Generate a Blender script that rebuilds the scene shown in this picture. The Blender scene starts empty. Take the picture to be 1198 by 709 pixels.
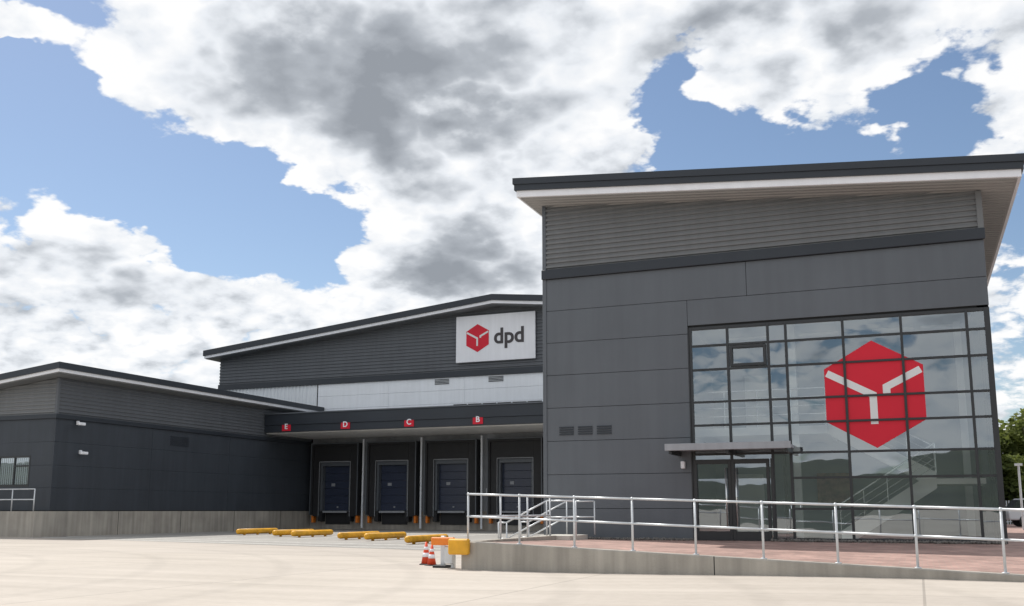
import bpy, bmesh, math, random
from mathutils import Vector, Matrix
random.seed(7)
scene=bpy.context.scene
R=math.radians
# ------------------------------------------------------------------ materials
def newmat(name):
    m=bpy.data.materials.new(name); m.use_nodes=True
    nt=m.node_tree; b=nt.nodes['Principled BSDF']
    return m,nt,b
def N(nt,t,**k):
    n=nt.nodes.new(t)
    for a,v in k.items(): setattr(n,a,v)
    return n
def painted(name,col,rough=.45,var=.12,metal=0,scale=.6,bump=.0,streak=.0,spec=.5,wave=0.0):
    m,nt,b=newmat(name)
    tc=N(nt,'ShaderNodeTexCoord')
    n1=N(nt,'ShaderNodeTexNoise'); n1.inputs['Scale'].default_value=scale; n1.inputs['Detail'].default_value=4
    nt.links.new(tc.outputs['Object'],n1.inputs['Vector'])
    ramp=N(nt,'ShaderNodeMapRange'); ramp.inputs[1].default_value=.3; ramp.inputs[2].default_value=.7
    ramp.inputs[3].default_value=1-var; ramp.inputs[4].default_value=1+var
    nt.links.new(n1.outputs['Fac'],ramp.inputs[0])
    last=ramp.outputs[0]
    if streak>0:
        mp=N(nt,'ShaderNodeMapping'); mp.inputs['Scale'].default_value=(3.5,3.5,.25)
        n2=N(nt,'ShaderNodeTexNoise'); n2.inputs['Scale'].default_value=1.2; n2.inputs['Detail'].default_value=5
        nt.links.new(tc.outputs['Object'],mp.inputs[0]); nt.links.new(mp.outputs[0],n2.inputs['Vector'])
        r2=N(nt,'ShaderNodeMapRange'); r2.inputs[1].default_value=.35; r2.inputs[2].default_value=.75
        r2.inputs[3].default_value=1-streak; r2.inputs[4].default_value=1+streak
        nt.links.new(n2.outputs['Fac'],r2.inputs[0])
        mu=N(nt,'ShaderNodeMath',operation='MULTIPLY'); nt.links.new(last,mu.inputs[0]); nt.links.new(r2.outputs[0],mu.inputs[1]); last=mu.outputs[0]
    vm=N(nt,'ShaderNodeVectorMath',operation='SCALE'); vm.inputs[0].default_value=col
    nt.links.new(last,vm.inputs['Scale']); nt.links.new(vm.outputs[0],b.inputs['Base Color'])
    b.inputs['Roughness'].default_value=rough; b.inputs['Metallic'].default_value=metal
    b.inputs['Specular IOR Level'].default_value=spec
    if bump>0 or wave>0:
        n3=N(nt,'ShaderNodeTexNoise'); n3.inputs['Scale'].default_value=25 if bump>0 else .9; n3.inputs['Detail'].default_value=3 if bump>0 else 1
        nt.links.new(tc.outputs['Object'],n3.inputs['Vector'])
        bp=N(nt,'ShaderNodeBump'); bp.inputs['Strength'].default_value=bump if bump>0 else wave; bp.inputs['Distance'].default_value=.02
        nt.links.new(n3.outputs['Fac'],bp.inputs['Height']); nt.links.new(bp.outputs[0],b.inputs['Normal'])
    return m
M={}
M['panel']=painted('office_panel',(.108,.122,.141),.42,.06,scale=.5,streak=.05,spec=.45,wave=.4)
M['panel_dark']=painted('wing_panel',(.050,.059,.073),.45,.08,scale=.5,streak=.08,spec=.3,wave=.4)
M['rib']=painted('ribbed_cladding',(.178,.188,.198),.5,.06,streak=.06,spec=.4)
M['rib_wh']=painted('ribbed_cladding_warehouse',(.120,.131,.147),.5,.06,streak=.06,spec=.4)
M['trim']=painted('dark_trim',(.030,.037,.048),.4,.08,spec=.4)
M['joint']=painted('joint_dark',(.018,.019,.02),.8,.05)
M['white']=painted('white_trim',(.84,.86,.91),.4,.03,streak=.03)
M['whitepanel']=painted('white_panel',(.82,.86,.91),.45,.03,streak=.04)
M['lightrib']=painted('light_ribbed',(.74,.78,.82),.45,.03,streak=.05)
M['soffit']=painted('soffit',(.29,.29,.29),.5,.06)
M['soffit2']=painted('dock_soffit',(.78,.78,.77),.5,.05)
M['conc']=painted('precast_concrete',(.37,.345,.305),.85,.16,scale=.8,bump=.4,streak=.18)
M['conc2']=painted('step_concrete',(.52,.50,.46),.85,.1,bump=.3)
M['dockwall']=painted('dock_wall',(.33,.35,.38),.6,.08,streak=.1)
M['frame']=painted('window_frame',(.024,.027,.031),.35,.05)
M['galv']=painted('galvanised_steel',(.62,.65,.68),.42,.10,metal=.35,scale=4)
M['steel']=painted('stainless_steel',(.7,.71,.72),.25,.04,metal=.9)
M['black']=painted('black_rubber',(.018,.019,.022),.6,.1,scale=2)
M['door']=painted('dock_door_leaf',(.035,.046,.082),.25,.08)
M['yellow']=painted('yellow_paint',(.75,.38,.02),.5,.2,scale=3)
M['orange']=painted('orange_plastic',(.80,.22,.02),.45,.08,scale=3)
M['red']=painted('red_vinyl',(.66,.018,.042),.5,.03,spec=.3)
M['cone']=painted('cone_orange',(.72,.07,.02),.5,.1,scale=5)
M['logowhite']=painted('logo_white',(.74,.76,.77),.45,.03)
M['inwall']=painted('interior_wall',(.36,.39,.41),.8,.03)
M['inwall2']=painted('interior_wall_light',(.78,.79,.78),.8,.03)
M['infloor']=painted('interior_floor',(.28,.28,.27),.5,.08)
M['stair']=painted('stair_stringer',(.90,.90,.88),.5,.02)
M['darktext']=painted('sign_text',(.05,.045,.05),.5,.02)
M['line']=painted('line_paint',(.66,.66,.62),.8,.2,scale=3)
M['bark']=painted('bark',(.09,.065,.045),.9,.3,scale=4)
M['gravel']=painted('gravel',(.16,.15,.14),.95,.4,scale=20,bump=1)
M['poster']=painted('poster',(.30,.17,.12),.6,.5,scale=6)

def glassmat(name,base,tint):
    m,nt,b=newmat(name); nt.nodes.remove(b)
    out=nt.nodes['Material Output']
    tr=N(nt,'ShaderNodeBsdfTransparent'); tr.inputs[0].default_value=(*tint,1)
    gl=N(nt,'ShaderNodeBsdfGlossy'); gl.inputs['Roughness'].default_value=.01; gl.inputs[0].default_value=(.84,.93,1,1)
    fr=N(nt,'ShaderNodeFresnel'); fr.inputs[0].default_value=1.55
    ad=N(nt,'ShaderNodeMath',operation='MULTIPLY_ADD'); ad.inputs[1].default_value=1.0; ad.inputs[2].default_value=base
    ad.use_clamp=True
    tc=N(nt,'ShaderNodeTexCoord'); nn=N(nt,'ShaderNodeTexNoise'); nn.inputs['Scale'].default_value=.7
    bp=N(nt,'ShaderNodeBump'); bp.inputs['Strength'].default_value=.06; bp.inputs['Distance'].default_value=.05
    nt.links.new(tc.outputs['Object'],nn.inputs['Vector']); nt.links.new(nn.outputs['Fac'],bp.inputs['Height']); nt.links.new(bp.outputs[0],gl.inputs['Normal'])
    mx=N(nt,'ShaderNodeMixShader')
    nt.links.new(fr.outputs[0],ad.inputs[0]); nt.links.new(ad.outputs[0],mx.inputs[0])
    nt.links.new(tr.outputs[0],mx.inputs[1]); nt.links.new(gl.outputs[0],mx.inputs[2]); nt.links.new(mx.outputs[0],out.inputs[0])
    return m
M['glass']=glassmat('window_glass',.22,(.84,.88,.87))
M['carglass']=glassmat('car_glass',.1,(.2,.22,.22))

def concrete_yard(name,c1,c2,sx,sy,jc=.55):
    m,nt,b=newmat(name)
    tc=N(nt,'ShaderNodeTexCoord')
    n1=N(nt,'ShaderNodeTexNoise'); n1.inputs['Scale'].default_value=.18; n1.inputs['Detail'].default_value=6; n1.inputs['Roughness'].default_value=.6
    nt.links.new(tc.outputs['Object'],n1.inputs['Vector'])
    mp0=N(nt,'ShaderNodeMapping'); mp0.inputs['Scale'].default_value=(.12,1.3,1); mp0.inputs['Rotation'].default_value=(0,0,R(12))
    n2=N(nt,'ShaderNodeTexNoise'); n2.inputs['Scale'].default_value=.9; n2.inputs['Detail'].default_value=5
    nt.links.new(tc.outputs['Object'],mp0.inputs[0]); nt.links.new(mp0.outputs[0],n2.inputs['Vector'])
    n3=N(nt,'ShaderNodeTexNoise'); n3.inputs['Scale'].default_value=6; n3.inputs['Detail'].default_value=6
    nt.links.new(tc.outputs['Object'],n3.inputs['Vector'])
    a=N(nt,'ShaderNodeMath',operation='ADD'); nt.links.new(n1.outputs['Fac'],a.inputs[0]); nt.links.new(n2.outputs['Fac'],a.inputs[1])
    a2=N(nt,'ShaderNodeMath',operation='MULTIPLY_ADD'); nt.links.new(n3.outputs['Fac'],a2.inputs[0]); a2.inputs[1].default_value=.5; nt.links.new(a.outputs[0],a2.inputs[2])
    rp=N(nt,'ShaderNodeMapRange'); rp.inputs[1].default_value=1.0; rp.inputs[2].default_value=1.5
    nt.links.new(a2.outputs[0],rp.inputs[0])
    mix=N(nt,'ShaderNodeMix',data_type='RGBA'); mix.inputs[6].default_value=(*c1,1); mix.inputs[7].default_value=(*c2,1)
    nt.links.new(rp.outputs[0],mix.inputs[0])
    br=N(nt,'ShaderNodeTexBrick'); br.offset=0; br.inputs['Scale'].default_value=1
    br.inputs['Brick Width'].default_value=sx; br.inputs['Row Height'].default_value=sy; br.inputs['Mortar Size'].default_value=.022; br.inputs['Mortar Smooth'].default_value=.3
    br.inputs['Color1'].default_value=(1,1,1,1); br.inputs['Color2'].default_value=(.94,.94,.95,1); br.inputs['Mortar'].default_value=(jc,jc,jc,1)
    nt.links.new(tc.outputs['Object'],br.inputs['Vector'])
    mu=N(nt,'ShaderNodeMix',data_type='RGBA',blend_type='MULTIPLY'); mu.inputs[0].default_value=1
    nt.links.new(mix.outputs[2],mu.inputs[6]); nt.links.new(br.outputs['Color'],mu.inputs[7])
    wv=N(nt,'ShaderNodeTexWave'); wv.wave_type='RINGS'; wv.rings_direction='Z'; wv.inputs['Scale'].default_value=.11; wv.inputs['Distortion'].default_value=2.2; wv.inputs['Detail'].default_value=2; wv.inputs['Detail Scale'].default_value=.3
    mp1=N(nt,'ShaderNodeMapping'); mp1.inputs['Location'].default_value=(34,-6,0)
    nt.links.new(tc.outputs['Object'],mp1.inputs[0]); nt.links.new(mp1.outputs[0],wv.inputs['Vector'])
    wr=N(nt,'ShaderNodeMapRange'); wr.inputs[1].default_value=.92; wr.inputs[2].default_value=1.0; wr.inputs[3].default_value=1.0; wr.inputs[4].default_value=.93
    nt.links.new(wv.outputs['Fac'],wr.inputs[0])
    vs=N(nt,'ShaderNodeVectorMath',operation='SCALE'); nt.links.new(mu.outputs[2],vs.inputs[0]); nt.links.new(wr.outputs[0],vs.inputs['Scale'])
    nt.links.new(vs.outputs[0],b.inputs['Base Color'])
    b.inputs['Roughness'].default_value=.85
    bp=N(nt,'ShaderNodeBump'); bp.inputs['Strength'].default_value=.3; bp.inputs['Distance'].default_value=.02
    nt.links.new(n3.outputs['Fac'],bp.inputs['Height']); nt.links.new(bp.outputs[0],b.inputs['Normal'])
    return m
M['yard']=concrete_yard('yard_concrete',(.39,.35,.305),(.48,.435,.385),6,5,.68)
M['dockyard']=concrete_yard('dock_apron_concrete',(.25,.24,.225),(.37,.355,.33),5,5,.5)
def brickpave():
    m,nt,b=newmat('brick_paving')
    tc=N(nt,'ShaderNodeTexCoord')
    br=N(nt,'ShaderNodeTexBrick'); br.inputs['Scale'].default_value=1; br.inputs['Brick Width'].default_value=.2; br.inputs['Row Height'].default_value=.1; br.inputs['Mortar Size'].default_value=.005
    br.inputs['Color1'].default_value=(.40,.25,.215,1); br.inputs['Color2'].default_value=(.27,.175,.155,1); br.inputs['Mortar'].default_value=(.28,.24,.20,1)
    nt.links.new(tc.outputs['Object'],br.inputs['Vector'])
    n=N(nt,'ShaderNodeTexNoise'); n.inputs['Scale'].default_value=1.3; n.inputs['Detail'].default_value=7
    nt.links.new(tc.outputs['Object'],n.inputs['Vector'])
    r=N(nt,'ShaderNodeMapRange'); r.inputs[1].default_value=.3;r.inputs[2].default_value=.7;r.inputs[3].default_value=.72;r.inputs[4].default_value=1.28
    nt.links.new(n.outputs['Fac'],r.inputs[0])
    vm=N(nt,'ShaderNodeVectorMath',operation='SCALE'); nt.links.new(br.outputs['Color'],vm.inputs[0]); nt.links.new(r.outputs[0],vm.inputs['Scale'])
    nt.links.new(vm.outputs[0],b.inputs['Base Color']); b.inputs['Roughness'].default_value=.85
    return m
M['brick']=brickpave()
def noisecol(name,scale,det,c0,c1,p0=.35,p1=.65,trans=0):
    m,nt,b=newmat(name)
    tc=N(nt,'ShaderNodeTexCoord')
    n=N(nt,'ShaderNodeTexNoise'); n.inputs['Scale'].default_value=scale; n.inputs['Detail'].default_value=det; n.inputs['Roughness'].default_value=.65
    nt.links.new(tc.outputs['Object'],n.inputs['Vector'])
    cr=N(nt,'ShaderNodeValToRGB'); e=cr.color_ramp.elements
    e[0].position=p0; e[0].color=(*c0,1); e[1].position=p1; e[1].color=(*c1,1)
    nt.links.new(n.outputs['Fac'],cr.inputs[0]); nt.links.new(cr.outputs[0],b.inputs['Base Color']); b.inputs['Roughness'].default_value=.8
    if trans:
        out=nt.nodes['Material Output']; t=N(nt,'ShaderNodeBsdfTranslucent'); nt.links.new(cr.outputs[0],t.inputs[0])
        mx=N(nt,'ShaderNodeMixShader'); mx.inputs[0].default_value=trans; nt.links.new(b.outputs[0],mx.inputs[1]); nt.links.new(t.outputs[0],mx.inputs[2]); nt.links.new(mx.outputs[0],out.inputs[0])
    return m
M['grass']=noisecol('grass',.05,8,(.022,.030,.020),(.05,.062,.036))
M['leaf']=noisecol('leaves',.9,6,(.07,.10,.025),(.24,.28,.07),.35,.66,.45)

# ------------------------------------------------------------------ helpers
def empty(name):
    e=bpy.data.objects.new(name,None); scene.collection.objects.link(e); e.empty_display_size=.3; return e
def mkobj(name,bm,mat,parent=None,smooth=False):
    bmesh.ops.recalc_face_normals(bm,faces=bm.faces)
    me=bpy.data.meshes.new(name); bm.to_mesh(me); bm.free()
    if smooth:
        for p in me.polygons: p.use_smooth=True
    o=bpy.data.objects.new(name,me); scene.collection.objects.link(o)
    if mat: me.materials.append(M[mat] if isinstance(mat,str) else mat)
    if parent: o.parent=parent
    return o
def bx(bm,x0,x1,y0,y1,z0,z1):
    vs=[bm.verts.new((x,y,z)) for x in (x0,x1) for y in (y0,y1) for z in (z0,z1)]
    for f in ((0,1,3,2),(4,6,7,5),(0,4,5,1),(2,3,7,6),(0,2,6,4),(1,5,7,3)): bm.faces.new([vs[i] for i in f])
def bevel(bm,w,seg=1):
    bmesh.ops.bevel(bm,geom=list(bm.edges),offset=w,segments=seg,affect='EDGES',clamp_overlap=True)
def box(name,x0,x1,y0,y1,z0,z1,mat,parent=None,bev=0):
    bm=bmesh.new(); bx(bm,x0,x1,y0,y1,z0,z1)
    if bev: bevel(bm,bev)
    return mkobj(name,bm,mat,parent)
def boxes(name,lst,mat,parent=None,bev=0):
    bm=bmesh.new()
    for b in lst: bx(bm,*b)
    if bev: bevel(bm,bev)
    return mkobj(name,bm,mat,parent)
def prism(name,pts,a0,a1,mat,parent=None,axis='Y'):
    bm=bmesh.new()
    def P(p,a):
        if axis=='Y': return (p[0],a,p[1])
        if axis=='X': return (a,p[0],p[1])
        return (p[0],p[1],a)
    A_=[bm.verts.new(P(p,a0)) for p in pts]; B_=[bm.verts.new(P(p,a1)) for p in pts]
    n=len(pts); bm.faces.new(A_); bm.faces.new(B_[::-1])
    for i in range(n): bm.faces.new((A_[i],A_[(i+1)%n],B_[(i+1)%n],B_[i]))
    return mkobj(name,bm,mat,parent)
def tube(bm,p0,p1,r,seg=10):
    p0=Vector(p0);p1=Vector(p1); d=p1-p0; L=d.length
    mt=Matrix.Translation((p0+p1)/2)@d.to_track_quat('Z','Y').to_matrix().to_4x4()
    bmesh.ops.create_cone(bm,cap_ends=True,segments=seg,radius1=r,radius2=r,depth=L,matrix=mt)
def ribs(name,a0,a1,z0,zt0,zt1,pos,mat,parent,axis='X',pitch=.2,depth=.04,sgn=-1):
    bm=bmesh.new(); zt=max(zt0,zt1)+.3; prof=[]; z=z0
    while z<zt:
        prof+=[(z,0),(z+pitch*.38,0),(z+pitch*.5,depth),(z+pitch*.88,depth)]; z+=pitch
    prev=None
    for (z,o) in prof:
        o=pos+sgn*o
        if axis=='X': v=(bm.verts.new((a0,o,z)),bm.verts.new((a1,o,z)))
        else: v=(bm.verts.new((o,a0,z)),bm.verts.new((o,a1,z)))
        if prev: bm.faces.new((prev[0],prev[1],v[1],v[0]))
        prev=v
    sl=(zt1-zt0)/(a1-a0)
    if axis=='X': co=(a0,0,zt0); no=Vector((-sl,0,1))
    else: co=(0,a0,zt0); no=Vector((0,-sl,1))
    bmesh.ops.bisect_plane(bm,geom=bm.verts[:]+bm.edges[:]+bm.faces[:],plane_co=co,plane_no=no,clear_outer=True)
    return mkobj(name,bm,mat,parent)
def text(name,s,loc,size,mat,parent,bold=.0,ext=.01):
    cu=bpy.data.curves.new(name,'FONT'); cu.body=s; cu.size=size; cu.extrude=ext; cu.offset=bold; cu.align_x='CENTER'; cu.align_y='CENTER'
    o=bpy.data.objects.new(name+'_tmp',cu); scene.collection.objects.link(o)
    o.rotation_euler=(R(90),0,0); o.location=loc
    bpy.context.view_layer.update()
    dg=bpy.context.evaluated_depsgraph_get()
    me=bpy.data.meshes.new_from_object(o.evaluated_get(dg))
    me.transform(o.matrix_world); bpy.data.objects.remove(o)
    me.materials.clear(); me.materials.append(M[mat])
    m=bpy.data.objects.new(name,me); scene.collection.objects.link(m); m.parent=parent
    return m
def flatpoly(bm,pts,y):
    bm.faces.new([bm.verts.new((x,y,z)) for x,z in pts])
def stroke(bm,pts,w,y):
    P=[Vector(p) for p in pts]; L=[];Rr=[]
    for i,p in enumerate(P):
        if i==0: d=(P[1]-p).normalized(); n=Vector((-d.y,d.x)); k=1
        elif i==len(P)-1: d=(p-P[-2]).normalized(); n=Vector((-d.y,d.x)); k=1
        else:
            d1=(p-P[i-1]).normalized(); d2=(P[i+1]-p).normalized()
            n1=Vector((-d1.y,d1.x)); n2=Vector((-d2.y,d2.x)); n=(n1+n2).normalized(); k=1/max(.3,n.dot(n1))
        L.append(p+n*w/2*k); Rr.append(p-n*w/2*k)
    for i in range(len(P)-1):
        flatpoly(bm,[L[i],L[i+1],Rr[i+1],Rr[i]],y)
def cube_logo(name,cx,cz,r,y,parent,th=.004):
    hexp=[(cx+r*math.sin(R(a)),cz+r*math.cos(R(a))) for a in range(0,360,60)]
    bm=bmesh.new(); flatpoly(bm,hexp,y); mkobj(name+'_red',bm,'red',parent)
    bm=bmesh.new(); w=r*.13
    S=lambda pts:[(cx+a*r,cz+b*r) for a,b in pts]
    stroke(bm,S([(-.82,.42),(-.02,-.02),(-.02,-.56)]),w,y-th)
    stroke(bm,S([(.82,.42),(.22,.12),(.22,.0)]),w,y-th)
    mkobj(name+'_lines',bm,'logowhite',parent)

# ------------------------------------------------------------------ ground
CZ=1.3
def yz(x,y):
    t=min(1,max(0,(x+9)/10)); t=t*t*(3-2*t); k=min(1,max(0,(30-y)/6)); return .15*t*k
bm=bmesh.new()
bmesh.ops.create_grid(bm,x_segments=60,y_segments=60,size=1500)
for v in bm.verts:
    x,y=v.co.x,v.co.y; r=math.hypot(x,y)
    h=0
    if r>150:
        a=math.atan2(x,y); back=max(0,-math.cos(a))
        h=(min(1,(r-150)/350))**1.5*(4+24*back+5*math.sin(a*5)+4*math.sin(a*11+1))
    v.co.z=-.06+h
mkobj('ground',bm,'grass',smooth=True)
bm=bmesh.new()
xs=[-75+i*1.25 for i in range(81)]; ys=[-60+i*2 for i in range(70)]
gv=[[bm.verts.new((x,y,yz(x,y))) for x in xs] for y in ys]
for j in range(len(ys)-1):
    for i in range(len(xs)-1): bm.faces.new((gv[j][i],gv[j][i+1],gv[j+1][i+1],gv[j+1][i]))
mkobj('concrete_yard',bm,'yard',smooth=True)
bm=bmesh.new(); flat=[(-40.6,36.5),(-12.2,29.0),(-10.7,28.8),(-10.7,61.0),(-40.6,61.0)]
bm.faces.new([bm.verts.new((x,y,.004)) for x,y in flat]); mkobj('loading_apron',bm,'dockyard')
bm=bmesh.new()
for X in (-40,-35.9,-31.35,-26.8,-22.1,-17.5):
    bm.faces.new([bm.verts.new(p) for p in ((X-.08,38.5,.008),(X+.08,38.5,.008),(X+.08,58,.008),(X-.08,58,.008))])
for (x0,y0,x1,y1) in ((-40,38.4,-12.6,32.4),(-40,36.9,-11.5,29.7)):
    bm.faces.new([bm.verts.new(p) for p in ((x0,y0-.1,.0085),(x1,y1-.1,.0085),(x1,y1+.1,.0085),(x0,y0+.1,.0085))])
mkobj('bay_marking',bm,'line')

# ------------------------------------------------------------------ office building
off=empty('office_building')
X0,X1,F,B=-10.55,2.07,28.5,44.0
SL=-(11.6-10.4)/14.25
def rt(x): return 11.6+SL*(x+11.15)
def rw(x): return rt(x)-.62
WL,WR,WB,WT=-5.98,1.95,.45,6.65
prism('front_wall_left',[(X0+.02,0),(WL,0),(WL,rw(WL)),(X0+.02,rw(X0))],F+.06,F+.3,'joint',off)
prism('front_wall_top',[(WL,WT),(X1-.02,WT),(X1-.02,rw(X1)),(WL,rw(WL))],F+.06,F+.3,'joint',off)
prism('side_wall_west',[(F+.3,0),(B,0),(B,rw(X0)),(F+.3,rw(X0))],X0+.02,X0+.3,'panel',off,'X')
prism('side_wall_east',[(F+3,0),(B,0),(B,rw(X1)),(F+.06,rw(X1)),(F+.06,WT),(F+3,WT)],X1-.3,X1-.01,'panel',off,'X')
prism('rear_wall',[(X0+.3,0),(X1-.3,0),(X1-.3,rw(X1)),(X0+.3,rw(X0))],B-.3,B,'panel',off)
g=.006; lst=[]
z=8.5
rows=[]
while z>.5:
    rows.append((max(z-1.02,.42),z)); z-=1.02
for a,b in rows:
    if a>=WT-.02: segs=[(X0,-4.25),(-4.25,X1)] if abs(b-8.5)<.1 else [(X0,-6.1),(-6.1,X1)]
    elif b>WT:
        segs=[(X0,WL-.03)]
        lst.append((WL-.03+g,X1,F,F+.055,WT+.06,b-g))
    else: segs=[(X0,WL-.03)]
    for s in segs: lst.append((s[0]+(g if s[0]>X0 else 0),s[1]-(g if s[1]<X1 else 0),F,F+.055,a+g,b-g))
boxes('wall_panels',lst,'panel',off,.004)
box('corner_trim',X0-.03,X0+.09,F-.03,F+.06,.42,rw(X0)-.01,'panel',off,.005)
box('plinth',X0,WL-.03,F+.01,F+.06,0,.42,'conc',off)
box('band_course',X0-.04,X1+.04,F-.1,F-.002,8.5,8.8,'trim',off,.01)
ribs('ribbed_cladding',X0+.02,X1-.0,8.8,rw(X0),rw(X1),F+.03,'rib',off,pitch=.155,depth=.05)
box('upper_corner_trim',X1-.12,X1+.03,F-.06,F+.06,8.8,rw(X1)-.02,'rib',off)
def sprism(name,xa,xb,ya,yb,top,th,mat):
    prism(name,[(xa,rt(xa)-top),(xb,rt(xb)-top),(xb,rt(xb)-top-th),(xa,rt(xa)-top-th)],ya,yb,mat,off)
sprism('roof_fascia',-11.17,3.1,27.4,45,0,.2,'trim')
sprism('roof_fascia_lower',-11.13,3.06,27.44,44.96,.2,.19,'trim')
sprism('roof_white_strip',-11.07,3.0,27.5,44.9,.39,.2,'white')
sprism('roof_soffit',-10.98,2.91,27.59,44.8,.59,.03,'soffit')
bm=bmesh.new()
y=27.7
while y<44.6:
    a,b=-10.9,2.85
    vs=[bm.verts.new(p) for p in ((a,y,rt(a)-.62),(b,y,rt(b)-.62),(b,y+.03,rt(b)-.65),(a,y+.03,rt(a)-.65),(b,y+.1,rt(b)-.65),(a,y+.1,rt(a)-.65),(b,y+.13,rt(b)-.62),(a,y+.13,rt(a)-.62))]
    bm.faces.new((vs[0],vs[1],vs[2],vs[3])); bm.faces.new((vs[3],vs[2],vs[4],vs[5])); bm.faces.new((vs[5],vs[4],vs[6],vs[7])); y+=.26
mkobj('soffit_ribs',bm,'soffit',off)
# glazing
fl=[]; fw=.035; yF0,yF1=F-.0,F+.12
V=[-5.94,-4.86,-3.71,-3.21,-1.66,-.14,1.5]
T=[6.08,5.37,4.42,3.74,2.9,2.2,1.35]
for v in V: fl.append((v-fw,v+fw,yF0,yF1,WB,WT))
fl.append((1.93,2.07,yF0,yF1+.05,WB,WT))
for t in T:
    if t<2.6: segs=[(-3.21+fw,-1.66-fw),(-1.66+fw,-.14-fw),(-.14+fw,1.5-fw),(1.5+fw,1.93)]
    else: segs=[(V[i]+fw,V[i+1]-fw) for i in range(6)]+[(1.5+fw,1.93)]
    for a,b in segs: fl.append((a,b,yF0+.004,yF1-.004,t-.03,t+.03))
segs=[(V[i]+fw,V[i+1]-fw) for i in range(6)]+[(1.5+fw,1.93)]
for a,b in segs:
    fl.append((a,b,yF0+.003,yF1-.003,WT-.09,WT)); 
    if a>-3.3: fl.append((a,b,yF0+.003,yF1-.003,WB,WB+.1))
fl+= [(-4.80,-4.72,F-.03,F+.02,5.42,6.03),(-3.85,-3.77,F-.03,F+.02,5.42,6.03),(-4.72,-3.85,F-.03,F+.02,5.95,6.03),(-4.72,-3.85,F-.03,F+.02,5.42,5.5)]
boxes('window_frames',fl,'frame',off,.004)
bm=bmesh.new()
rnd=random.Random(11)
VX=[WL+.02]+V[1:]+[1.94]; TZ=[WT]+T+[WB]
for i in range(len(VX)-1):
    for j in range(len(TZ)-1):
        q=[(VX[i],TZ[j+1]),(VX[i+1],TZ[j+1]),(VX[i+1],TZ[j]),(VX[i],TZ[j])]
        ty=rnd.uniform(-.006,.006); tz=rnd.uniform(-.004,.004)
        vs=[bm.verts.new((x,F+.06+(ty if k in(1,2) else -ty)+(tz if k>1 else -tz),zq)) for k,(x,zq) in enumerate(q)]
        bm.faces.new(vs)
mkobj('window_glass',bm,'glass',off)
box('window_surround_left',WL-.03,WL,F-.02,F+.12,WB,WT,'frame',off)
fl=[]
for yy in (F+1.1,F+2.0,F+2.95): fl.append((X1-.12,X1-.0,yy-.03,yy+.03,WB,WT))
for t in T+[WT-.04,WB+.04]: fl.append((X1-.11,X1-.01,F+.18,F+3,t-.03,t+.03))
boxes('return_frames',fl,'frame',off)
bm=bmesh.new(); bm.faces.new([bm.verts.new(p) for p in ((X1-.06,F+.15,WB),(X1-.06,F+3,WB),(X1-.06,F+3,WT),(X1-.06,F+.15,WT))]); mkobj('return_glass',bm,'glass',off)
fl=[]
for v in (-5.9,-4.93,-4.83,-3.86,-3.74): fl.append((v-.04,v+.04,F-.02,F+.03,.47,2.75))
for a,b in ((-5.86,-4.97),(-4.79,-3.9)):
    fl.append((a,b,F-.018,F+.028,.47,.72)); fl.append((a,b,F-.018,F+.028,2.62,2.75))
boxes('entrance_door',fl,'frame',off,.004)
bm=bmesh.new()
for hx in (-5.02,-4.74):
    tube(bm,(hx,F-.09,.8),(hx,F-.09,2.5),.022); tube(bm,(hx,F-.09,1.0),(hx,F-.02,1.0),.012); tube(bm,(hx,F-.09,2.3),(hx,F-.02,2.3),.012)
mkobj('door_handles',bm,'steel',off,True)
box('canopy_slab',-6.42,-3.1,F-1.3,F-.005,3.0,3.1,'dockwall',off,.01)
box('canopy_edge',-6.47,-3.05,F-1.36,F-1.302,2.95,3.14,'dockwall',off,.008)
boxes('canopy_brackets',[(-6.38,-6.3,F-1.25,F-.01,2.86,2.998),(-3.22,-3.14,F-1.25,F-.01,2.86,2.998),(-4.8,-4.72,F-1.25,F-.01,2.86,2.998)],'frame',off)
box('wall_light',-6.3,-6.18,F-.14,F-.002,2.5,2.72,'white',off,.02)
lv=[]
for a in (-10.05,-9.45,-8.85):
    for k in range(4): lv.append((a,a+.45,F-.03,F-.001,3.58+k*.07,3.62+k*.07))
boxes('wall_vents',lv,'trim',off)
cube_logo('glass_logo',-.93,4.46,1.48,F+.045,off)
# interior
box('interior_floor',X0+.3,X1-.31,F+.13,B-.3,.2,.47,'infloor',off)
box('interior_back_wall',-6.3,X1-.31,F+5.2,F+5.3,.47,6.9,'inwall',off)
box('interior_side_wall',-6.4,-6.3,F+.31,F+5.3,.47,6.9,'inwall',off)
box('interior_ceiling',-6.4,X1-.31,F+.31,F+5.3,6.9,7.0,'inwall2',off)
boxes('ceiling_light_fittings',[(x,x+1.2,y,y+.2,6.8,6.88) for x in (-5.4,-3.2,-1.0,.4) for y in (F+1.5,F+3.6)],'stair',off)
box('first_floor_slab',-6.3,-2.3,F+1.2,F+5.19,3.5,3.74,'inwall2',off)
boxes('columns',[(-3.3,-3.1,F+1.3,F+1.5,.47,6.9),(1.3,1.5,F+3.4,F+3.6,.47,6.9)],'inwall2',off)
bm=bmesh.new()
for h in (.35,.6,.85,1.1): tube(bm,(-6.2,F+1.25,3.74+h),(-2.3,F+1.25,3.74+h),.02)
for i in range(5): tube(bm,(-6.2+i*.97,F+1.25,3.74),(-6.2+i*.97,F+1.25,4.84),.02)
mkobj('gallery_balustrade',bm,'steel',off)
box('vestibule_wall',-3.45,-3.37,F+.2,F+2.2,.47,2.9,'frame',off)
boxes('wall_posters',[(-3.0,-1.9,F+5.1,F+5.19,1.55,2.5)],'poster',off)
boxes('office_doors',[(-5.6,-4.7,F+5.12,F+5.19,.47,2.5),(-5.2,-4.3,F+5.12,F+5.19,3.74,5.8)],'stair',off)
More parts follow.
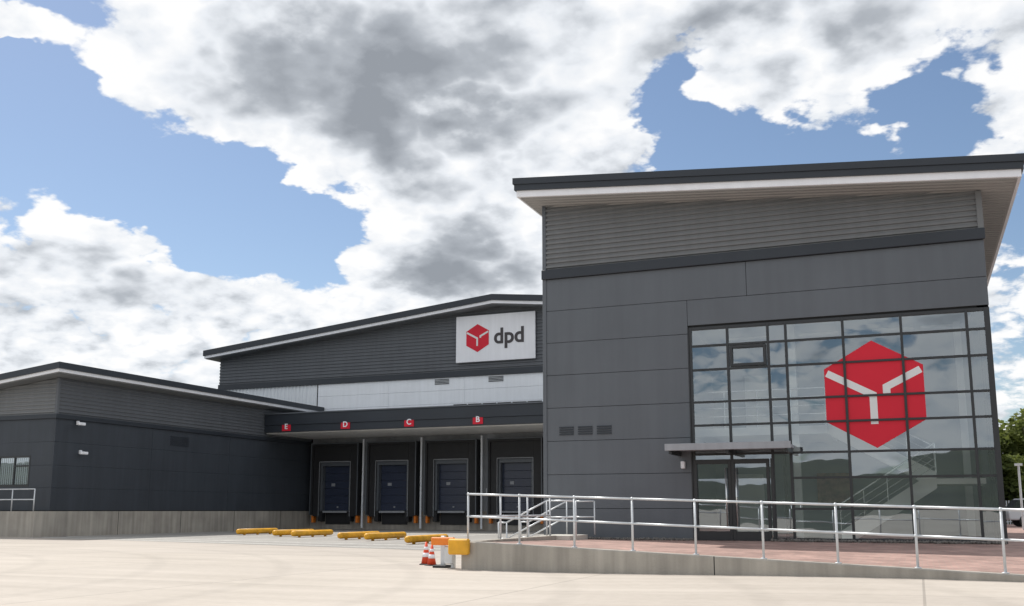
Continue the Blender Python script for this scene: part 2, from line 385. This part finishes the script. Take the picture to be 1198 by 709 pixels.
def flight(xa,za,xb,zb,y0,y1,n):
    st=[]; dx=(xb-xa)/n; dz=(zb-za)/n
    for i in range(n):
        x=xa+dx*i; zt=za+dz*(i+1)
        st.append((min(x,x+dx),max(x,x+dx),y0+.06,y1-.06,zt-.05,zt))
    boxes('interior_stair_treads',st,'stair',off)
    for yy in (y0,y1-.05):
        prism('stair_stringer',[(xa,za-.2),(xb,zb-.2),(xb,zb+.28),(xa,za+.28)],yy,yy+.05,'stair',off)
    bm=bmesh.new()
    tube(bm,(xa,y0+.03,za+1.0),(xb,y0+.03,zb+1.0),.025)
    for k in range(5):
        u=k/4; tube(bm,(xa+(xb-xa)*u,y0+.03,za+(zb-za)*u+.15),(xa+(xb-xa)*u,y0+.03,za+(zb-za)*u+1.0),.015)
    for hh in (.4,.6,.8): tube(bm,(xa,y0+.03,za+hh),(xb,y0+.03,zb+hh),.008)
    mkobj('stair_balustrade',bm,'steel',off)
flight(-2.0,.47,.5,2.1,F+.45,F+1.5,10)
flight(.5,2.1,-2.3,3.72,F+1.65,F+2.7,10)
box('stair_half_landing',.5,1.7,F+.45,F+2.7,2.0,2.15,'stair',off)

# ------------------------------------------------------------------ wing building (left)
wing=empty('depot_wing_building')
LX,LY,DY=-40.8,37.9,61.2
def wt(x): return 8.75+.105*(x-(-39.8))
box('plinth',-64,LX+.12,LY-1.0,DY+.5,0,1.27,'conc',wing)
boxes('plinth_joints',[(LX+.119,LX+.124,yy,yy+.03,.0,1.27) for yy in (42.5,47.5,52.5,57.5)],'joint',wing)
prism('walls_core',[(-64,1.27),(LX-.08,1.27),(LX-.08,wt(LX)-.55),(-64,wt(-64)-.55)],LY+.08,DY+6,'joint',wing)
zrows=[(1.30,2.45),(2.45,3.6),(3.6,4.8),(4.8,6.0)]
lst=[]
for a,b in zrows:
    for ya,yb in ((LY,44.9),(44.9,51.9),(51.9,DY)): lst.append((LX-.075,LX,ya+(.006 if ya>LY else 0),yb-.006,a+.004,b-.004))
    if a<4.1 and b>2.6:
        lst.append((-42.35,LX-.08,LY,LY+.075,a+.004,b-.004)); lst.append((-64,-46.6,LY,LY+.075,a+.004,b-.004))
    else: lst.append((-64,LX-.08,LY,LY+.075,a+.004,b-.004))
boxes('side_panels',lst,'panel_dark',wing,.003)
fl=[(-42.45,-42.35,LY-.01,LY+.07,2.6,4.1),(-46.6,-42.35,LY-.012,LY+.07,4.02,4.12),(-46.6,-42.35,LY-.012,LY+.07,2.52,2.62),(-43.5,-43.42,LY-.008,LY+.07,2.62,4.02),(-44.6,-44.52,LY-.008,LY+.07,2.62,4.02),(-43.42,-42.45,LY-.006,LY+.07,3.55,3.62)]
boxes('window_frames',fl,'frame',wing)
boxes('window_blinds',[(-46.5+i*.14,-46.4+i*.14,LY+.066,LY+.072,2.64,4.0) for i in range(29)],'whitepanel',wing)
bm=bmesh.new(); flatpoly(bm,[(-46.6,2.6),(-42.4,2.6),(-42.4,4.1),(-46.6,4.1)],LY+.04); mkobj('window_glass',bm,'glass',wing)
box('window_fill_upper',-46.6,-42.35,LY+.001,LY+.075,4.12,4.8,'panel_dark',wing)
box('window_fill_lower',-46.6,-42.35,LY+.001,LY+.075,2.45,2.52,'panel_dark',wing)
box('band_side',LX+.002,LX+.1,LY-.1,DY,6.0,6.22,'trim',wing)
box('band_front',-64,LX+.002,LY-.1,LY-.002,6.0,6.22,'trim',wing)
ribs('ribbed_side',LY,DY,6.22,wt(LX)-.55,wt(LX)-.55,LX-.03,'rib_wh',wing,axis='Y',pitch=.2,depth=.05,sgn=1)
ribs('ribbed_front',-64,LX,6.22,wt(-64)-.55,wt(LX)-.55,LY+.03,'rib',wing,pitch=.2,depth=.05)
box('corner_trim',LX-.1,LX+.05,LY-.06,LY+.1,6.22,8.1,'rib_wh',wing)
def wprism(name,xa,xb,ya,yb,top,th,mat):
    prism(name,[(xa,wt(xa)-top),(xb,wt(xb)-top),(xb,wt(xb)-top-th),(xa,wt(xa)-top-th)],ya,yb,mat,wing)
wprism('roof_fascia',-64,-39.8,LY-1,DY-.02,0,.32,'trim')
wprism('roof_white_strip',-64,-39.88,LY-.92,DY-.02,.32,.16,'white')
wprism('roof_soffit',-64,-39.96,LY-.84,DY-.02,.48,.05,'rib')
lv=[(LX+.001,LX+.03,46.4,48.0,5.12+k*.1,5.17+k*.1) for k in range(6)]
boxes('wall_vents',lv,'trim',wing)
# ------------------------------------------------------------------ warehouse
wh=empty('warehouse_building')
PX,PZ=-26,15.85
def ht(x): return PZ-.101*abs(x-PX)
XA,XB=-49.4,2
prism('wall_core',[(XA,0),(XB,0),(XB,ht(XB)-.65),(PX,PZ-.65),(XA,ht(XA)-.65)],DY+.1,DY+60,'joint',wh)
ribs('ribbed_gable',XA,PX,10.85,ht(XA)-.6,PZ-.6,DY+.05,'rib_wh',wh,pitch=.24,depth=.06)
ribs('ribbed_gable_right',PX,XB,10.85,PZ-.6,ht(XB)-.6,DY+.05,'rib_wh',wh,pitch=.24,depth=.06)
box('band_course',XA,XB,DY-.12,DY-.005,10.45,10.85,'trim',wh)
lst=[]
for a,b in ((7.6,8.62),(8.62,9.55),(9.55,10.45)):
    for xa,xb in ((-40.4,-34.5),(-34.5,-28.5),(-28.5,-22.5),(-22.5,-16.5),(-16.5,-8)):
        lst.append((xa+.006,xb-.006,DY,DY+.09,a+.006,b-.006))
boxes('white_wall_panels',lst,'whitepanel',wh,.004)
bm=bmesh.new(); x=XA; prev=None
while x<-40.45:
    for dx,o in ((0,0),(.12,0),(.16,-.05),(.28,-.05)):
        xx=min(x+dx,-40.42); v=(bm.verts.new((xx,DY+.05+o,7.5)),bm.verts.new((xx,DY+.05+o,10.45)))
        if prev and xx>prev[0].co.x+1e-4: bm.faces.new((prev[0],prev[1],v[1],v[0]))
        prev=v
    x+=.32
mkobj('light_ribbed_wall',bm,'lightrib',wh)
for nm,o0,th,mt,ins in (('roof_fascia',0,.42,'trim',0),('roof_white_strip',.42,.2,'white',.08),('roof_soffit',.62,.05,'rib',.16)):
    a,b=XA-.7+ins,XB
    prism(nm,[(a,ht(a)-o0),(PX,PZ-o0),(b,ht(b)-o0),(b,ht(b)-o0-th),(PX,PZ-o0-th),(a,ht(a)-o0-th)],DY-1.2+ins,DY+60,mt,wh)
boxes('high_windows',[(-29.4,-22.8,DY-.02,DY-.002,8.05,8.55)],'frame',wh)
boxes('high_window_mullions',[(-29.4+i*1.1,-29.34+i*1.1,DY-.05,DY-.021,8.05,8.55) for i in range(7)],'whitepanel',wh)
lv=[]
for a in (-30.8,-26.7):
    for k in range(4): lv.append((a,a+1.1,DY-.04,DY-.003,10.0+k*.1,10.05+k*.1))
boxes('wall_vents',lv,'trim',wh)
bm=bmesh.new(); tube(bm,(-22.6,63,15.4),(-22.6,63,15.95),.35,16); tube(bm,(-22.6,63,15.96),(-22.6,63,16.1),.62,16); mkobj('roof_vent',bm,'rib_wh',wh)
box('dock_base_wall',LX+.1,-8,DY-.06,DY+.1,0,1.25,'conc',wh)
box('dock_wall',LX+.1,-8,DY+.02,DY+.1,1.25,7.0,'dockwall',wh)
box('canopy_fascia_upper',LX+.02,-9,55.4,55.7,6.98,7.72,'trim',wh,.02)
box('canopy_fascia_lower',LX+.02,-9,55.46,55.7,6.5,6.978,'trim',wh,.01)
box('canopy_top_flashing',LX+.02,-9,55.34,55.75,7.722,7.8,'panel',wh)
box('canopy_roof',LX+.02,-9,55.7,DY-.05,7.2,7.5,'rib_wh',wh)
box('canopy_soffit',LX+.02,-9,55.7,DY-.05,6.44,6.6,'soffit2',wh)
def dock(cx):
    e=empty('dock_door'); w=1.93; zt=6.05; y=DY
    boxes('shelter_frame',[(cx-w,cx-w+.16,y-.75,y+.0,1.0,zt),(cx+w-.16,cx+w,y-.75,y+.0,1.0,zt),(cx-w+.16,cx+w-.16,y-.75,y,zt-.2,zt)],'black',e,.01)
    boxes('shelter_edge_trim',[(cx-w-.03,cx-w+.04,y-.79,y-.752,1.0,zt+.03),(cx+w-.04,cx+w+.03,y-.79,y-.752,1.0,zt+.03),(cx-w+.04,cx+w-.04,y-.79,y-.752,zt-.04,zt+.03)],'panel',e)
    boxes('shelter_curtain',[(cx-w+.16,cx-1.28,y-.62,y-.58,.9,zt-.2),(cx+1.28,cx+w-.16,y-.62,y-.58,.9,zt-.2),(cx-1.28,cx+1.28,y-.64,y-.60,4.75,zt-.2)],'black',e)
    boxes('curtain_edge',[(cx-1.30,cx-1.26,y-.66,y-.645,.9,4.75),(cx+1.26,cx+1.30,y-.66,y-.645,.9,4.75),(cx-1.26,cx+1.26,y-.66,y-.645,4.72,4.77)],'dockwall',e)
    boxes('inner_jamb',[(cx-1.26,cx-1.10,y-.5,y-.07,1.3,4.7),(cx+1.10,cx+1.26,y-.5,y-.07,1.3,4.7),(cx-1.10,cx+1.10,y-.5,y-.07,4.45,4.7)],'panel',e)
    boxes('door_leaf',[(cx-1.10,cx+1.10,y-.14,y-.09,1.3+i*.525,1.3+i*.525+.51) for i in range(6)],'door',e,.01)
    boxes('door_hardware',[(cx-.55,cx-.25,y-.17,y-.145,3.02,3.22),(cx-.06,cx+.06,y-.17,y-.145,1.5,1.6)],'dockwall',e)
    box('leveller_plate',cx-1.0,cx+1.0,y-.55,y-.07,1.15,1.28,'dockwall',e)
    boxes('dock_buffers',[(cx-1.35,cx-1.05,y-.6,y-.07,.55,1.25),(cx+1.05,cx+1.35,y-.6,y-.07,.55,1.25)],'black',e,.02)
    box('pit_plate',cx-1.0,cx+1.0,y-.12,y-.07,.35,1.14,'black',e)
    boxes('guards',[(cx-1.9,cx-1.74,y-.6,y-.2,.45,.95),(cx+1.74,cx+1.9,y-.6,y-.2,.45,.95)],'orange',e,.03)
    boxes('guide_post',[(cx+w+.22,cx+w+.34,y-.5,y-.42,0.1,6.3)],'whitepanel',e)
    boxes('control_box',[(cx-w-.38,cx-w-.16,y-.12,y+.01,2.3,2.8)],'white',e,.01)
    return e
for cx in (-38.35,-33.75,-29.2,-24.5,-19.8): dock(cx)
for lx,l in ((-39.0,'E'),(-34.4,'D'),(-29.7,'C'),(-24.9,'B')):
    s=empty('bay_letter_sign')
    box('plate',lx-.34,lx+.34,55.41,55.455,6.58,7.14,'red',s)
    text('letter',l,(lx,55.395,6.86),.5,'white',s,.01)
sg=empty('company_sign')
box('board',-29.1,-23.2,DY-.22,DY-.1,11.4,14.65,'white',sg,.02)
boxes('brackets',[(-28,-27.8,DY-.1,DY+.05,11.8,14.2),(-24.6,-24.4,DY-.1,DY+.05,11.8,14.2)],'galv',sg)
cube_logo('logo',-27.45,13.05,.98,DY-.24,sg,.01)
text('lettering','dpd',(-25.1,DY-.24,13.05),1.5,'darktext',sg,.035)

# ------------------------------------------------------------------ ramp
def top(x): return .625+(.27-.625)*(x+9.55)/10.85 if x>-9.55 else .625
def lin(x): return 20.4+(18.36-20.4)*(x+9.55)/10.85
xe=6.5
bm=bmesh.new(); n=16
ring=[]
for i in range(n+1):
    x=-9.55+(xe+9.55)*i/n; y=lin(x); zt=max(top(x),.12)
    ring.append([bm.verts.new(p) for p in ((x,y,-.1),(x,y,zt-.02),(x,y+.02,zt),(x,y+.3,zt),(x,y+.3,-.1))])
for a,b in zip(ring,ring[1:]):
    for k in range(4): bm.faces.new((a[k],a[k+1],b[k+1],b[k]))
bm.faces.new(ring[0]); bm.faces.new(ring[-1][::-1])
rwall=mkobj('retaining_wall',bm,'conc')
boxes('return_wall',[(-9.55,-9.25,20.7,25.9,-.1,.624)],'conc',rwall)
rw_j=bmesh.new()
for x in (-3.7,2.0):
    y=lin(x)-.003
    rw_j.faces.new([rw_j.verts.new(p) for p in ((x,y,0),(x+.02,y-.002,0),(x+.02,y-.002,top(x)+.001),(x,y,top(x)+.001))])
mkobj('wall_joints',rw_j,'joint',rwall)
bm=bmesh.new(); rowsP=[]
for j in range(9):
    r=[]
    for i in range(n+1):
        x=-9.25+(xe+9.25)*i/n; ya=lin(x)+.3; u=j/8; y=ya+(F-ya)*u
        za=max(top(x),.12)-.02; zb=.46
        r.append(bm.verts.new((x,y,za+(zb-za)*u)))
    rowsP.append(r)
for j in range(8):
    for i in range(n): bm.faces.new((rowsP[j][i],rowsP[j][i+1],rowsP[j+1][i+1],rowsP[j+1][i]))
mkobj('brick_paving',bm,'brick',smooth=True)
bm=bmesh.new()
bm.faces.new([bm.verts.new((x,y,.452)) for x,y in [(2.1,F),(6.5,F),(6.5,70),(2.1,70)]]); mkobj('side_path',bm,'brick')
bm=bmesh.new(); rnd=random.Random(3)
for i in range(900):
    x=rnd.uniform(-9.1,2.0); y=F-rnd.uniform(.02,.38); s=rnd.uniform(.025,.05)
    if -6.0<x<-3.8: continue
    bmesh.ops.create_icosphere(bm,subdivisions=1,radius=s,matrix=Matrix.Translation((x,y,.47+rnd.uniform(0,.03))))
mkobj('gravel_strip',bm,'gravel')
rail=empty('metal_railing')
bm=bmesh.new()
xsr=[-9.45,-8.1,-6.75,-5.42,-4.08,-2.75,-1.4,-.07,1.27,2.6,3.9]
pts=[Vector((x,lin(x)+.15,max(top(x),.12))) for x in xsr]
for p in pts:
    tube(bm,p,p+Vector((0,0,1.03)),.024); tube(bm,p,p+Vector((0,0,.02)),.06)
for a,b in zip(pts,pts[1:]):
    for h in (1.05,.55): tube(bm,a+Vector((0,0,h)),b+Vector((0,0,h)),.023)
for p in pts:
    bmesh.ops.create_uvsphere(bm,u_segments=8,v_segments=6,radius=.036,matrix=Matrix.Translation(p+Vector((0,0,1.05))))
    bmesh.ops.create_uvsphere(bm,u_segments=8,v_segments=6,radius=.036,matrix=Matrix.Translation(p+Vector((0,0,.55))))
wp=[Vector((-9.4,lin(-9.4)+.15,.62)),Vector((-9.4,22.3,.62)),Vector((-9.4,24.1,.62)),Vector((-9.4,25.8,.62))]
for p in wp[1:]:
    tube(bm,p,p+Vector((0,0,1.03)),.024)
for a,b in zip(wp,wp[1:]):
    for h in (1.05,.55): tube(bm,a+Vector((0,0,h)),b+Vector((0,0,h)),.023)
mkobj('rails_and_posts',bm,'galv',rail,True)
st=empty('concrete_steps')
sl=[]; 
for i in range(4): 
    zt=.62-.155*i; sl.append((-9.55-.3*i-.3 if i else -9.85,-9.55-.3*i if i else -8.9,26.0,27.6,0,zt))
boxes('treads',sl,'conc2',st,.008)
hr=empty('handrail')
bm=bmesh.new()
for yy in (25.95,27.65):
    a=Vector((-8.7,yy,.62)); b=Vector((-9.55,yy,.62)); c=Vector((-10.75,yy,.02))
    for h in (.95,.5):
        tube(bm,a+Vector((0,0,h)),b+Vector((0,0,h)),.022); tube(bm,b+Vector((0,0,h)),c+Vector((0,0,h)),.022)
    for p in (a,b,c): tube(bm,p,p+Vector((0,0,.95)),.022)
    tube(bm,c+Vector((0,0,.95)),c+Vector((-.25,0,.95)),.022); tube(bm,c+Vector((-.25,0,.95)),c+Vector((-.25,0,.5)),.022); tube(bm,c+Vector((-.25,0,.5)),c+Vector((0,0,.5)),.022)
mkobj('rails',bm,'galv',hr,True)
r2=empty('metal_railing')
bm=bmesh.new()
for i in range(9):
    x=-40.95-1.5*i; tube(bm,(x,37.05,1.27),(x,37.05,2.37),.03)
for h in (2.37,1.85): tube(bm,(-40.95,37.05,h),(-52.95,37.05,h),.03)
mkobj('rails',bm,'galv',r2,True)
def guide(x,y,l=3.3):
    bm=bmesh.new(); r=.14
    tube(bm,(x,y,.2),(x,y+l,.2),r,12)
    for yy in (y,y+l): bmesh.ops.create_uvsphere(bm,u_segments=12,v_segments=8,radius=r,matrix=Matrix.Translation((x,yy,.2)))
    for yy in (y+.5,y+l/2,y+l-.5): tube(bm,(x,yy,0),(x,yy,.15),.07)
    mkobj('wheel_guide',bm,'yellow',None,True)
for x,y in ((-33.6,43.8),(-30.0,42.0),(-28.2,41.0),(-24.0,38.5),(-22.1,37.6),(-18.4,34.4)): guide(x,y)
def cone(x,y,s=1,rot=0):
    e=empty('traffic_cone')
    bm=bmesh.new(); bx(bm,-.2,.2,-.2,.2,0,.04); bevel(bm,.012); mkobj('base',bm,'black',e)
    H=.72
    def fr(z0,z1,mat,nm,ex=0):
        r=lambda z:.14*(1-z/H)+.03
        bm=bmesh.new(); bmesh.ops.create_cone(bm,cap_ends=True,segments=20,radius1=r(z0)+ex,radius2=r(z1)+ex,depth=z1-z0,matrix=Matrix.Translation((0,0,.04+(z0+z1)/2)))
        return mkobj(nm,bm,mat,e,True)
    fr(0,H,'cone','body'); fr(.22,.36,'white','band_low',.004); fr(.46,.56,'white','band_high',.004)
    e.location=(x,y,0); e.rotation_euler=(R(1.5),0,rot); e.scale=(s,)*3
cone(-11.2,21.9,.72,.3); cone(-10.9,21.6,.66,1.0)
sb=empty('safety_barrier')
boxes('legs',[(-10.32,-10.22,20.9,21.0,0,.72),(-9.98,-9.9,20.75,20.85,0,.62)],'galv',sb,.01)
boxes('feet',[(-10.45,-10.1,20.75,21.15,0,.06)],'black',sb,.01)
box('yellow_panel',-9.8,-9.3,20.2,20.34,.33,.68,'yellow',sb,.03)
box('orange_rail',-10.4,-9.82,20.55,20.65,.52,.7,'orange',sb,.02)
box('post_cap',-10.08,-9.86,20.6,20.72,.1,.5,'galv',sb,.02)
def cam_(x,y,z):
    e=empty('security_camera')
    bm=bmesh.new(); bx(bm,x,x+.1,y-.06,y+.06,z-.1,z+.1); tube(bm,(x+.1,y,z),(x+.35,y,z-.02),.03); mkobj('bracket',bm,'white',e)
    bm=bmesh.new(); bx(bm,x+.25,x+.42,y-.28,y+.2,z-.14,z+.01); bevel(bm,.03); mkobj('housing',bm,'white',e)
cam_(LX+.1,39.2,5.85); cam_(LX,39.6,4.35)

# ------------------------------------------------------------------ trees
def tree(x,y,h,r,n=5200,seed=1,name='tree'):
    rnd=random.Random(seed); e=empty(name)
    bm=bmesh.new()
    def seg(p0,p1,r0,r1):
        p0=Vector(p0);p1=Vector(p1);d=p1-p0
        bmesh.ops.create_cone(bm,cap_ends=True,segments=8,radius1=r0,radius2=r1,depth=d.length,matrix=Matrix.Translation((p0+p1)/2)@d.to_track_quat('Z','Y').to_matrix().to_4x4())
    seg((x,y,0),(x,y,h*.35),.22,.16); seg((x,y,h*.35),(x+.1,y,h*.7),.16,.08)
    cl=[]
    for i in range(26):
        a=rnd.random()*6.28; z=h*rnd.uniform(.15,.92); rr=r*rnd.uniform(.2,.9)*(1-.5*(z/h)**3)
        c=Vector((x+rr*math.cos(a),y+rr*math.sin(a),z)); cl.append((c,r*rnd.uniform(.25,.42)))
        if i%2: seg((x,y,h*rnd.uniform(.15,.5)),c,.07,.03)
    cl.append((Vector((x,y,h*.88)),r*.35))
    mkobj('trunk_and_limbs',bm,'bark',e)
    bm=bmesh.new()
    for i in range(n):
        c,cr=rnd.choice(cl); d=Vector((rnd.gauss(0,1),rnd.gauss(0,1),rnd.gauss(0,1))).normalized()*cr*rnd.uniform(.5,1.08)
        p=c+d; s=rnd.uniform(.12,.26); q=Vector((rnd.gauss(0,1),rnd.gauss(0,1),rnd.gauss(0,1)+.8)).to_track_quat('Z','Y')
        bm.faces.new([bm.verts.new(p+q@Vector(v)*s) for v in ((-1,-.5,0),(0,-.7,.1),(1,0,0),(0,.7,.1),(-1,.5,0))])
    mkobj('foliage',bm,'leaf',e)
for i,(x,y,h,r) in enumerate(((9.4,92,9.2,4.0),(6.0,95,8.4,3.8),(13.5,90,9.5,4.2),(3.0,99,8.5,3.5),(7.6,88,5.2,3.0))): tree(x,y,h,r,seed=i+3)
bm=bmesh.new(); rnd=random.Random(5)
for i in range(9000):
    a=rnd.uniform(-75,75)*math.pi/180
    rr=rnd.uniform(118,128)
    hgt=5+2.0*math.sin(a*23)+1.5*math.sin(a*51)
    p=Vector((rr*math.sin(a),rr*math.cos(a),rnd.uniform(0,1)**.8*hgt)); s=rnd.uniform(.5,1.2)
    q=Vector((rnd.gauss(0,1),rnd.gauss(0,1),rnd.gauss(0,1))).to_track_quat('Z','Y')
    bm.faces.new([bm.verts.new(p+q@Vector(v)*s) for v in ((-1,-.5,0),(0,-.7,.1),(1,0,0),(0,.7,.1),(-1,.5,0))])
mkobj('tree_line',bm,'leaf')
fe=empty('palisade_fence')
bm=bmesh.new()
for i in range(110): 
    x=3+i*.16; bx(bm,x,x+.07,78,78.02,0,2.0)
for z in (.5,1.6): bx(bm,3,20.6,78.03,78.07,z,z+.06)
mkobj('pales_and_rails',bm,'galv',fe)
lp=empty('street_lamp')
bm=bmesh.new(); tube(bm,(4.3,50,.4),(4.3,50,3.3),.05); bx(bm,4.15,4.45,49.8,50.1,3.3,3.4); mkobj('post_and_head',bm,'galv',lp)
def car(x,y,rot,col):
    e=empty('parked_car')
    m=painted('car_paint',col,.25,.02); W=.88
    body=[(-2.1,.35),(-2.15,.75),(-2.0,.95),(-1.2,1.0),(1.35,.95),(2.05,.82),(2.15,.55),(2.1,.35)]
    b=prism('body',body,-W,W,m,e)
    bv=b.modifiers.new('b','BEVEL'); bv.width=.08; bv.segments=3
    cab=[(-1.95,.96),(-1.6,1.42),(.25,1.46),(1.2,.95)]
    prism('cabin_glass',cab,-W+.1,W-.1,'carglass',e)
    prism('roof',[(-1.55,1.40),(-1.45,1.49),(.15,1.51),(.3,1.44)],-W+.12,W-.12,m,e)
    bm=bmesh.new()
    for px in (-1.3,1.35):
        for py in (-W+.08,W-.08): tube(bm,(px,py-.1,.33),(px,py+.1,.33),.33,20)
    mkobj('wheels',bm,'black',e)
    bm=bmesh.new()
    for px in (-1.3,1.35):
        for py in (-W-.03,W+.03): tube(bm,(px,py-.01,.33),(px,py+.01,.33),.2,16)
    mkobj('hubcaps',bm,'steel',e)
    e.location=(x,y,.45); e.rotation_euler=(0,0,rot)
car(6.4,60,R(8),(.6,.62,.65))

# ------------------------------------------------------------------ sun + world
sd=Vector((-.85,.5,0)).normalized(); EL=R(54)
S=Vector((sd.x*math.cos(EL),sd.y*math.cos(EL),math.sin(EL)))
L=bpy.data.lights.new('sun','SUN'); L.energy=4.3; L.angle=R(.5); L.color=(1,.95,.88)
lo=bpy.data.objects.new('sun',L); scene.collection.objects.link(lo); lo.rotation_euler=S.to_track_quat('Z','Y').to_euler(); lo.location=(0,0,50)
w=bpy.data.worlds.new('World'); scene.world=w; w.use_nodes=True; nt=w.node_tree; nt.nodes.clear()
try:
    w.cycles.sampling_method='MANUAL'; w.cycles.sample_map_resolution=256
except Exception: pass
out=N(nt,'ShaderNodeOutputWorld'); sky=N(nt,'ShaderNodeTexSky'); sky.sky_type='NISHITA'; sky.sun_disc=False
sky.sun_elevation=EL; sky.sun_rotation=math.atan2(sd.x,sd.y)%(2*math.pi); sky.air_density=1.0; sky.dust_density=.5; sky.ozone_density=1.6
bg=N(nt,'ShaderNodeBackground'); bg.inputs[1].default_value=.11; nt.links.new(sky.outputs[0],bg.inputs[0])
lk=nt.links.new
def m_(op,a,b=None,c=None,clamp=False):
    n=N(nt,'ShaderNodeMath',operation=op); n.use_clamp=clamp
    for i,v in enumerate((a,b,c)):
        if v is None: continue
        if isinstance(v,(int,float)): n.inputs[i].default_value=v
        else: lk(v,n.inputs[i])
    return n.outputs[0]
tc=N(nt,'ShaderNodeTexCoord'); sp=N(nt,'ShaderNodeSeparateXYZ'); lk(tc.outputs['Generated'],sp.inputs[0])
dx,dy,dz=sp.outputs
zc=m_('MAXIMUM',dz,0.0); k=m_('DIVIDE',1.0,m_('ADD',zc,.45))
cb=N(nt,'ShaderNodeCombineXYZ'); lk(m_('MULTIPLY',dx,k),cb.inputs[0]); lk(m_('MULTIPLY',dy,k),cb.inputs[1]); lk(m_('MULTIPLY',zc,m_('MULTIPLY',k,1.7)),cb.inputs[2])
def cvec(off):
    v=N(nt,'ShaderNodeVectorMath',operation='ADD'); lk(cb.outputs[0],v.inputs[0]); v.inputs[1].default_value=off; return v.outputs[0]
def noise(vec,scale,det=9,rough=.55):
    n=N(nt,'ShaderNodeTexNoise'); n.inputs['Scale'].default_value=scale; n.inputs['Detail'].default_value=det; n.inputs['Roughness'].default_value=rough
    lk(vec,n.inputs['Vector']); return n
def fbm(vec,scale,det=9,rough=.55): return noise(vec,scale,det,rough).outputs['Fac']
# warp the large cloud layout so that its outlines are irregular
wn=noise(cvec((1,5,9)),6.5,5,.55); ws=N(nt,'ShaderNodeSeparateColor'); lk(wn.outputs['Color'],ws.inputs[0])
az=m_('ADD',m_('MULTIPLY',m_('ARCTAN2',dx,dy),180/math.pi),m_('MULTIPLY',m_('SUBTRACT',ws.outputs[0],.5),15))
el=m_('ADD',m_('MULTIPLY',m_('ARCSINE',dz),180/math.pi),m_('MULTIPLY',m_('SUBTRACT',ws.outputs[1],.5),10))
def dens(off,det):
    v=cvec(off); n=fbm(v,3.0,det,.60)
    b=m_('ABSOLUTE',m_('SUBTRACT',fbm(v,6.5,max(2,det-3),.55),.5))
    return m_('ADD',m_('MULTIPLY',m_('SUBTRACT',n,.5),3.8),m_('MULTIPLY',b,4.6))
base=(3.1,1.7,.4)
d0=dens(base,9); d1=dens((base[0]-.022,base[1]+.0,base[2]+.045),6)
def gauss(a,e,sa,se,wt):
    u=m_('DIVIDE',m_('SUBTRACT',az,a),sa); v=m_('DIVIDE',m_('SUBTRACT',el,e),se)
    r2=m_('ADD',m_('MULTIPLY',u,u),m_('MULTIPLY',v,v)); return m_('MULTIPLY',m_('EXPONENT',m_('MULTIPLY',r2,-1)),wt)
def gsum(l):
    g=None
    for a in l:
        q=gauss(*a); g=q if g is None else m_('ADD',g,q)
    return g
g=gsum([(-40.5,17.4,7.5,2.7,-2.7),(-48.5,20.5,4.0,2.4,-2.2),(-49.5,26.2,3.5,1.6,-1.4),(-51,23.2,3,1.3,1.4),
    (-11.0,22.5,2.2,3.2,-2.2),(-7.5,20.0,4,1.6,-2.2),(-2,19.3,4,1.4,-1.5),(2.8,20.8,2.2,2.2,-2.0),(5.8,15.5,1.6,2.5,-1.8),
    (-28,24,11,5,1.1),(-45,9.5,10,3.5,.9),(-4,27,9,2.5,1.0),(-24,14,7,5,.9)])
D0=m_('ADD',m_('ADD',d0,g),.22)
def sm(v,a,b):
    n=N(nt,'ShaderNodeMapRange'); n.interpolation_type='SMOOTHSTEP'; n.inputs[1].default_value=a; n.inputs[2].default_value=b; lk(v,n.inputs[0]); return n.outputs[0]
cover=sm(D0,0,.36)
thick=sm(D0,.3,2.0)
lit=m_('MULTIPLY',m_('SUBTRACT',d0,d1),.36)
low=fbm(cvec((7,2,5)),3.0,4,.5)
gd=gsum([(-32,26,10,4,.32),(-22,22.5,6,3,.30),(-24,14,4,2.6,.42),(-52,15.5,6,2.2,.40),(-44,12,4,1.6,.35),(-1,27.5,8,2.0,.35),(-34,18.5,3,3,-.4),(-43,8,7,2,-.25),(-29,15,2,4,-.3)])
br=m_('SUBTRACT',m_('ADD',.95,lit),m_('MULTIPLY',thick,m_('ADD',m_('MULTIPLY',sm(low,.32,.66),.36),m_('MULTIPLY',gd,.62))))
br=m_('MINIMUM',m_('MAXIMUM',br,.40),1.0)
cr=N(nt,'ShaderNodeValToRGB'); cr.color_ramp.interpolation='LINEAR'
e=cr.color_ramp.elements; e[0].position=.28; e[0].color=(.22,.24,.27,1); e[1].position=1; e[1].color=(1.0,1.0,1.0,1)
e2=e.new(.62); e2.color=(.46,.49,.53,1); e3=e.new(.85); e3.color=(.84,.87,.91,1)
lk(br,cr.inputs[0])
bg2=N(nt,'ShaderNodeBackground'); bg2.inputs[1].default_value=1.02; lk(cr.outputs[0],bg2.inputs[0])
mx=N(nt,'ShaderNodeMixShader'); lk(m_('MULTIPLY',cover,.97),mx.inputs[0]); lk(bg.outputs[0],mx.inputs[1]); lk(bg2.outputs[0],mx.inputs[2]); lk(mx.outputs[0],out.inputs[0])

# ------------------------------------------------------------------ camera
c=bpy.data.cameras.new('camera'); co=bpy.data.objects.new('camera',c); scene.collection.objects.link(co); scene.camera=co
c.sensor_width=36; c.lens=36*1150/1198; c.shift_y=52.5/1198; c.clip_end=5000; c.clip_start=.1
co.location=(0,0,CZ); co.rotation_euler=(R(90+9.4),0,R(22.2))
scene.view_settings.view_transform='Standard'; scene.view_settings.look='None'; scene.view_settings.exposure=0
